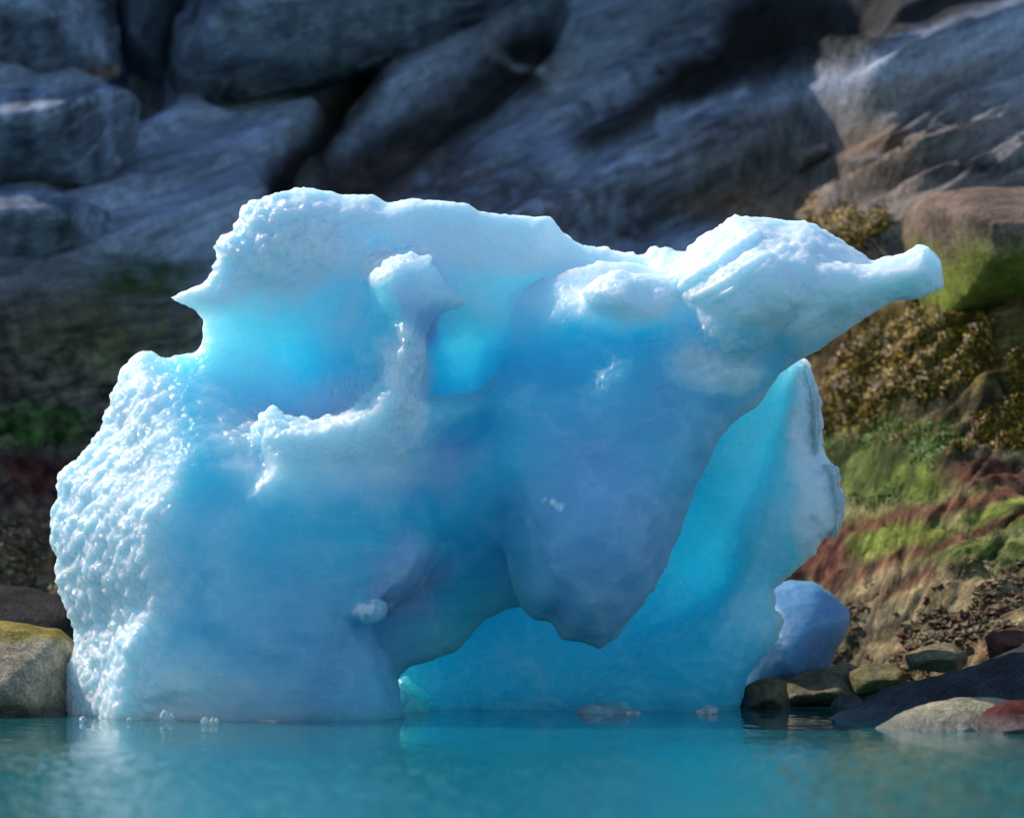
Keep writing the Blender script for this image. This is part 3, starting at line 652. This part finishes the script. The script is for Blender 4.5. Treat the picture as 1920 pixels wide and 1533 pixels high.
# ------------------------------------------------------------------ boulders
def boulder(label, poly, yref, front=None, back=None, h=0.04, k=0.08, R=0.35, amp=0.06, base=GREY, name='boulder', cat='boulder', group=None, m=.5, seed=0, paintit=True, lift=.85, dep=.7):
    P = np.array(poly, float)
    if front is None:                                   # resting on the slope at the picture point yref
        yb = slope_point(*yref)[1]-lift; yref, front, back = yb, yb-dep, yb+2.0
    x, z = px2w(P[:, 0], P[:, 1], yref)
    G, org = grid(x.min()-.25, x.max()+.25, front-.25, back+.25, max(z.min(), -0.5)-.25, z.max()+.25, h)
    fr = (lambda px, py: front + 0*px)
    F = slab(G, poly, yref, front, back, k, R, m)
    X, Y, Z = G[:3]
    xx = X+0*Y+0*Z; yy = Y+0*X+0*Z; zz = Z+0*X+0*Y
    F = F + amp*fbm(xx*1.7+seed, yy*1.7, zz*1.7, 5, .6) - amp*.8*sstep(.0, .3, worley(xx*1.5+seed, yy*1.5, zz*2.)[1])*.5 + amp*.3 + amp*0.6*np.abs(noise3(xx*2.3, yy*2.3+seed, zz*3.1)) - amp*0.35
    V, Q = surface_nets(F.astype(np.float32), org, h)
    me = mesh_np(name, V, Q)
    px, py = w2px(*V.T)
    attr_col(me, 'tint', paint(px, py, *V.T, base) if paintit is True else (paintit(px, py, V) if paintit else np.full((len(V), 3), base)))
    c = np.array([V[:, 0].mean(), V[:, 1].mean(), V[:, 2].min()])
    set_co(me, V-c)
    o = link(name, me, BOULDER, loc=tuple(c), label=label, category=cat)
    if group: o['group'] = group
    return o

def paint_vein(px, py, V):
    c = np.empty((len(V), 3), np.float32); c[:] = (.24, .29, .38)
    st = fbm(px*.012, py*.0035+px*.004, 0*px, 5)                         # run-off streaks
    c *= np.clip(1-.9*np.abs(st), .3, 1)[:, None]
    v = noise3(px*.006+.5, (py+.35*px)*.016, 3+0*px) + .15*fbm(px*.03, py*.03, 1+0*px, 3)
    g = np.exp(-(v/.045)**2)*.6
    c = c + (np.array((.38, .42, .48), np.float32)-c)*g[:, None]
    r = blob(px, py, 190, 140, 60, 14)*.7
    return c + (np.array((.30, .18, .09), np.float32)-c)*r[:, None]
def paint_right(px, py, V):
    c = np.empty((len(V), 3), np.float32); c[:] = (.17, .115, .085)
    n = 30*fbm(*(V*2.5).T, 4)
    g = sstep(420, 500, py+n)
    return c + (np.array((.16, .17, .03), np.float32)-c)*g[:, None]
def paint_shore(px, py, V):
    c = np.empty((len(V), 3), np.float32); c[:] = (.30, .25, .18)
    n = 12*fbm(*(V*4).T, 4)
    g = sstep(1215, 1185, py+n)
    return c + (np.array((.22, .17, .04), np.float32)-c)*g[:, None]

G1 = 'big shaded boulders at the top of the slope'
boulder('big blue grey boulder with pale veins in the top left corner', [(-300,-300),(120,-300),(165,-60),(192,20),(205,110),(170,135),(60,150),(-300,170)], (90,130), group=G1, amp=.07, R=.5, paintit=paint_vein)
boulder('angular blue grey boulder below the veined top left boulder', [(-300,160),(60,142),(190,132),(244,150),(238,230),(205,300),(150,345),(-300,360)], (100,330), group=G1, seed=3, amp=.08, R=.4, paintit=paint_vein)
boulder('low dark boulder at the foot of the stacked boulders on the left', [(-300,345),(60,330),(130,350),(176,372),(165,440),(110,480),(0,505),(-300,520)], (80,480), group=G1, seed=6, amp=.08, R=.4, paintit=paint_vein)
boulder('dark boulder wedged between the veined boulder and the long slab', [(200,-200),(345,-200),(330,-20),(300,60),(290,118),(215,108),(205,40)], (250,90), group=G1, seed=9, amp=.06, base=(.09,.11,.14), paintit=False)
boulder('long overhanging slab of streaked grey rock above a black crevice', [(296,120),(305,70),(338,15),(370,-80),(420,-250),(1200,-330),(1050,-90),(905,8),(830,48),(765,82),(680,108),(600,130),(510,143),(430,163),(360,168),(315,158)], (480,150), group=G1, seed=12, amp=.06, R=.45, paintit=paint_vein)
boulder('large rounded boulder, reddish above and lime green below, right of the iceberg', [(1712,420),(1718,372),(1745,348),(1790,336),(1860,330),(2150,330),(2150,640),(1930,620),(1880,610),(1830,620),(1770,640),(1740,600),(1725,500)], (1790,610), paintit=paint_right, R=.4, amp=.05, h=.035, lift=.25)
G2 = 'rounded rocks clustered beside the large lime green boulder'
for i, (poly, y) in enumerate([([(1590,290),(1640,268),(1690,290),(1680,330),(1610,340)], 21.2), ([(1560,350),(1600,335),(1640,350),(1640,400),(1570,410)], 20.8), ([(1640,370),(1690,345),(1715,360),(1705,430),(1650,440)], 20.6), ([(1480,275),(1560,255),(1580,290),(1500,320)], 21.6), ([(1600,420),(1660,410),(1690,450),(1660,500),(1610,480)], 20.3), ([(1700,250),(1800,225),(1850,260),(1790,300),(1710,300)], 21.6)]):
    yy_ = slope_point(poly[-1][0], max(p[1] for p in poly))[1]-.5
    boulder(['small rounded rock above the cluster beside the lime boulder', 'small brown rock just above the nose of the iceberg', 'upright rock touching the left side of the lime boulder', 'long grey rock upslope at the left end of the cluster', 'mossy rock between the iceberg nose and the lime boulder', 'wide flat rock lying on the slope above the lime boulder'][i], poly, yy_, yy_-.3, yy_+.7, h=.03, R=.2, amp=.04, seed=i*5, group=G2, base=(.17,.14,.12), paintit=False, name='rock', cat='rock')
boulder('tan shore boulder with mustard top at the left waterline', [(-350,1190),(-60,1168),(60,1168),(105,1176),(132,1200),(150,1260),(140,1400),(-350,1420)], 15.75, 15.3, 16.6, h=.03, R=.35, amp=.035, paintit=paint_shore, base=TAN)
boulder('dark brown rock band behind the tan shore boulder', [(-350,1090),(0,1095),(80,1112),(150,1130),(190,1200),(150,1260),(-350,1260)], 17.2, 16.9, 18.2, h=.04, R=.3, amp=.06, base=(.035,.028,.025), paintit=False)
G3 = 'wet shore rocks at the right waterline'
boulder('small wet rock against the foot of the iceberg at the waterline', [(1388,1310),(1402,1284),(1428,1270),(1455,1268),(1480,1276),(1490,1345),(1386,1345)], 16.5, 16.35, 16.75, h=.012, R=.12, amp=.03, base=(.14,.12,.06), paintit=False, group=G3, name='rock', cat='rock')
boulder('wet olive rock beside the small waterline rock, lumpy', [(1446,1298),(1455,1266),(1500,1258),(1545,1248),(1575,1252),(1600,1262),(1640,1270),(1640,1345),(1450,1345)], 16.75, 16.55, 17.3, h=.02, R=.2, amp=.055, base=(.17,.14,.08), paintit=False, group=G3, name='rock', cat='rock')
boulder('long black rock sloping down into the water at right', [(1535,1362),(1570,1345),(1640,1322),(1700,1292),(1800,1262),(1920,1225),(2200,1150),(2200,1440),(1560,1420)], 14.9, 14.6, 15.9, h=.03, R=.3, amp=.06, base=(.04,.04,.042), paintit=False, group=G3)
boulder('flat pale tan rock slab half in the water at right', [(1640,1362),(1690,1336),(1740,1318),(1800,1307),(1868,1306),(1930,1318),(2150,1330),(2150,1440),(1650,1430)], 14.1, 13.75, 14.6, h=.02, R=.35, amp=.02, base=(.30,.26,.17), paintit=False, group=G3)
boulder('rock covered in dark red algae at the right edge', [(1832,1352),(1850,1328),(1890,1312),(1960,1310),(2120,1316),(2120,1430),(1830,1420)], 13.75, 13.55, 14.1, h=.02, R=.2, amp=.025, base=(.085,.022,.018), paintit=False, group=G3, name='rock', cat='rock')

# ------------------------------------------------------------------ seaweed and other growth on the slope
def scatter(name, label_kind, zones, n, size, cols, seed, flat=1.0):
    rg = np.random.default_rng(seed)
    V, Nn, px, py = HILL['V'], HILL['N'], HILL['px'], HILL['py']
    wgt = np.zeros(len(V))
    for z in zones: wgt = np.maximum(wgt, z[4]*blob(px, py, *z[:4], .6))
    wgt *= np.clip(.15 + 1.9*fbm(V[:, 0]*1.7+seed, V[:, 1]*1.7, V[:, 2]*1.7, 3), 0, 1)
    wgt[(V[:, 1] > 26)] = 0
    idx = rg.choice(len(V), n, p=wgt/wgt.sum())
    P = V[idx] + rg.normal(0, .014*flat, (n, 3)); nn = Nn[idx]
    d = rg.normal(size=(n, 3)); d[:, 2] -= .7; d -= nn*(d*nn).sum(1, keepdims=True)*.7; d /= np.linalg.norm(d, axis=1, keepdims=True)
    sd_ = np.cross(d, nn); sd_ /= np.linalg.norm(sd_, axis=1, keepdims=True)+1e-6
    L = size*rg.uniform(.5, 1.5, (n, 1)); W = L*rg.uniform(.18, .34, (n, 1))
    lift = rg.uniform(.0, .025, (n, 1))*flat
    a = P + nn*.01; b = P + d*L*.55 + nn*(lift+.02*flat); c = P + d*L + nn*lift*.4
    VV = np.stack([a-sd_*W*.5, a+sd_*W*.5, b-sd_*W, b+sd_*W, c-sd_*W*.35, c+sd_*W*.35], 1).reshape(-1, 3)
    I = np.arange(n)[:, None]*6
    Q = np.concatenate([I+np.array([[0, 1, 3, 2]]), I+np.array([[2, 3, 5, 4]])])
    me = mesh_np(name, VV, Q)
    C = np.array(cols, np.float32)[rg.integers(0, len(cols), n)]*rg.uniform(.6, 1.35, (n, 1))
    attr_col(me, 'tint', np.repeat(C, 6, 0))
    m, t, bb = newmat(name+'_skin')
    t.links.new(N(t, 'ShaderNodeAttribute', attribute_name='tint').outputs['Color'], bb.inputs['Base Color'])
    bb.inputs['Roughness'].default_value = 0.5; bb.inputs['Specular IOR Level'].default_value = .14
    link(name, me, m, kind='stuff')
scatter('bladder_wrack_seaweed', None, [(1760,640,260,110,1), (1880,760,160,80,.8), (1600,720,120,70,.8), (1900,520,60,80,.7), (1590,420,60,50,.35)], 70000, .028, [(.17,.09,.006), (.10,.05,.004), (.28,.19,.015), (.05,.026,.005)], 3)
scatter('green_algae', None, [(1650,860,120,60,1)], 9000, .016, [(.05,.10,.008), (.08,.15,.012), (.12,.18,.02)], 4, .25)

def gravel(n, zones, seed):
    rg = np.random.default_rng(seed); V, Nn, px, py = HILL['V'], HILL['N'], HILL['px'], HILL['py']
    wgt = np.zeros(len(V))
    for z in zones: wgt = np.maximum(wgt, blob(px, py, *z, .6))
    wgt *= np.clip(.2 + 1.8*fbm(V[:, 0]*2+seed, V[:, 1]*2, V[:, 2]*2, 3), 0, 1); wgt[V[:, 1] > 24] = 0
    idx = rg.choice(len(V), n, p=wgt/wgt.sum()); P = V[idx] + rg.normal(0, .02, (n, 3))*[1, 1, .2]
    r = rg.uniform(.008, .03, (n, 1))*rg.uniform(.6, 1.6, (n, 1)); o = np.array([(1,0,0),(-1,0,0),(0,1,0),(0,-1,0),(0,0,.7),(0,0,-.7)], float)
    VV = P[:, None]+r[:, None]*(o[None]+rg.normal(0, .22, (n, 6, 3)))
    T = np.array([(0,2,4),(2,1,4),(1,3,4),(3,0,4),(2,0,5),(1,2,5),(3,1,5),(0,3,5)])
    me = mesh_np('gravel', VV.reshape(-1, 3), (np.arange(n)[:, None, None]*6+T[None]).reshape(-1, 3), smooth=False)
    C = np.array([(.20,.155,.085),(.13,.10,.06),(.25,.20,.12),(.13,.06,.04)], np.float32)[rg.integers(0, 4, n)]*rg.uniform(.6, 1.3, (n, 1))
    attr_col(me, 'tint', np.repeat(C, 6, 0)); link('gravel', me, BOULDER, kind='stuff')
gravel(3200, [(1740,1175,220,60), (1650,1250,160,40), (1900,1120,100,70), (40,1060,80,70)], 8)
for label, poly, y, col in [
  ('knobbly tan rock on the bank just above the long black rock', [(1690,1225),(1730,1205),(1790,1205),(1815,1225),(1800,1262),(1700,1265)], 16.3, (.20,.16,.09)),
  ('reddish weed stained rock above the black rock at the right edge', [(1850,1190),(1900,1172),(1990,1170),(1990,1240),(1860,1240)], 15.9, (.12,.05,.035)),
  ('low olive rock on the bank between the wet rock and the black rock', [(1590,1262),(1630,1240),(1690,1240),(1715,1262),(1700,1300),(1600,1310)], 16.6, (.15,.13,.06)),
  ('small brown rock beside the wet olive rock in the inlet', [(1560,1318),(1575,1302),(1610,1300),(1628,1315),(1620,1360),(1565,1360)], 15.6, (.07,.06,.045))]:
    boulder(label, poly, y, y-.22, y+.45, h=.02, R=.14, amp=.045, base=col, paintit=False, name='rock', cat='rock', group='rocks lying on the right bank', seed=len(label))

# ------------------------------------------------------------------ loose ice
def chunk(label, px, py, wpx, asp, seed, lumps=3, mat=None, depth=1.0, Y=None):
    Y = Y or CAMH*FPX/(py-HY)-.07; x = (px-CX)/FPX*Y; wd = wpx/FPX*Y
    rg = np.random.default_rng(seed); h = wd/18
    G, org = grid(-wd*.8, wd*.8, -wd*depth*.8, wd*depth*.8, -wd*asp*1.1, wd*asp*1.6, h)
    Xg, Yg, Zg = G[:3]; F = None
    for i in range(lumps):
        c = (rg.uniform(-.28, .28)*wd, rg.uniform(-.25, .25)*wd*depth, rg.uniform(-.1, .35)*wd*asp)
        r = rg.uniform(.22, .34)*wd
        e = ell(G, c, (r, r*depth, r*asp*1.6)); F = e if F is None else np.minimum(F, e)
    xx = Xg+0*Yg+0*Zg; yy = Yg+0*Xg+0*Zg; zz = Zg+0*Xg+0*Yg
    F = F + wd*.07*fbm(xx/wd*5+seed, yy/wd*5, zz/wd*5, 3)
    V, Q = surface_nets(F.astype(np.float32), org, h)
    me = mesh_np('ice_chunk', V, Q, smooth=True)
    if mat: attr(me, 'crust_glow', np.full(len(V), .12)); attr(me, 'grain', np.full(len(V), .5)); attr(me, 'sky_tint', np.full(len(V), .5))
    o = link('ice_chunk', me, mat or CLEAR, loc=(x, Y, .0), label=label, category='ice chunk', group='bits of ice floating at the foot of the iceberg')
chunk('tiny glinting ice bit near the left bottom corner of the iceberg', 156, 1352, 20, .8, 1)
chunk('small clear ice lump under the scalloped left flank', 246, 1352, 22, .7, 2)
chunk('peaked ice shard, left neighbour of the twin floating lumps', 318, 1351, 34, .9, 3)
chunk('round half of the twin clear lumps floating before the left foot', 380, 1357, 22, .9, 4)
chunk('tall half of the twin clear lumps floating before the left foot', 402, 1357, 20, 1.2, 5)
chunk('thin dark sliver of ice floating before the middle of the left foot', 500, 1352, 40, .2, 6)
chunk('low white mound of ice at the foot of the rear wall', 1125, 1340, 95, .30, 7, 5, ICE, Y=15.85)
chunk('small grey ice lump just right of the low white mound', 1185, 1340, 34, .35, 8, Y=15.8)
chunk('glinting ice fragment at the right end of the waterline below the rear wall', 1325, 1339, 40, .45, 9, Y=15.85)
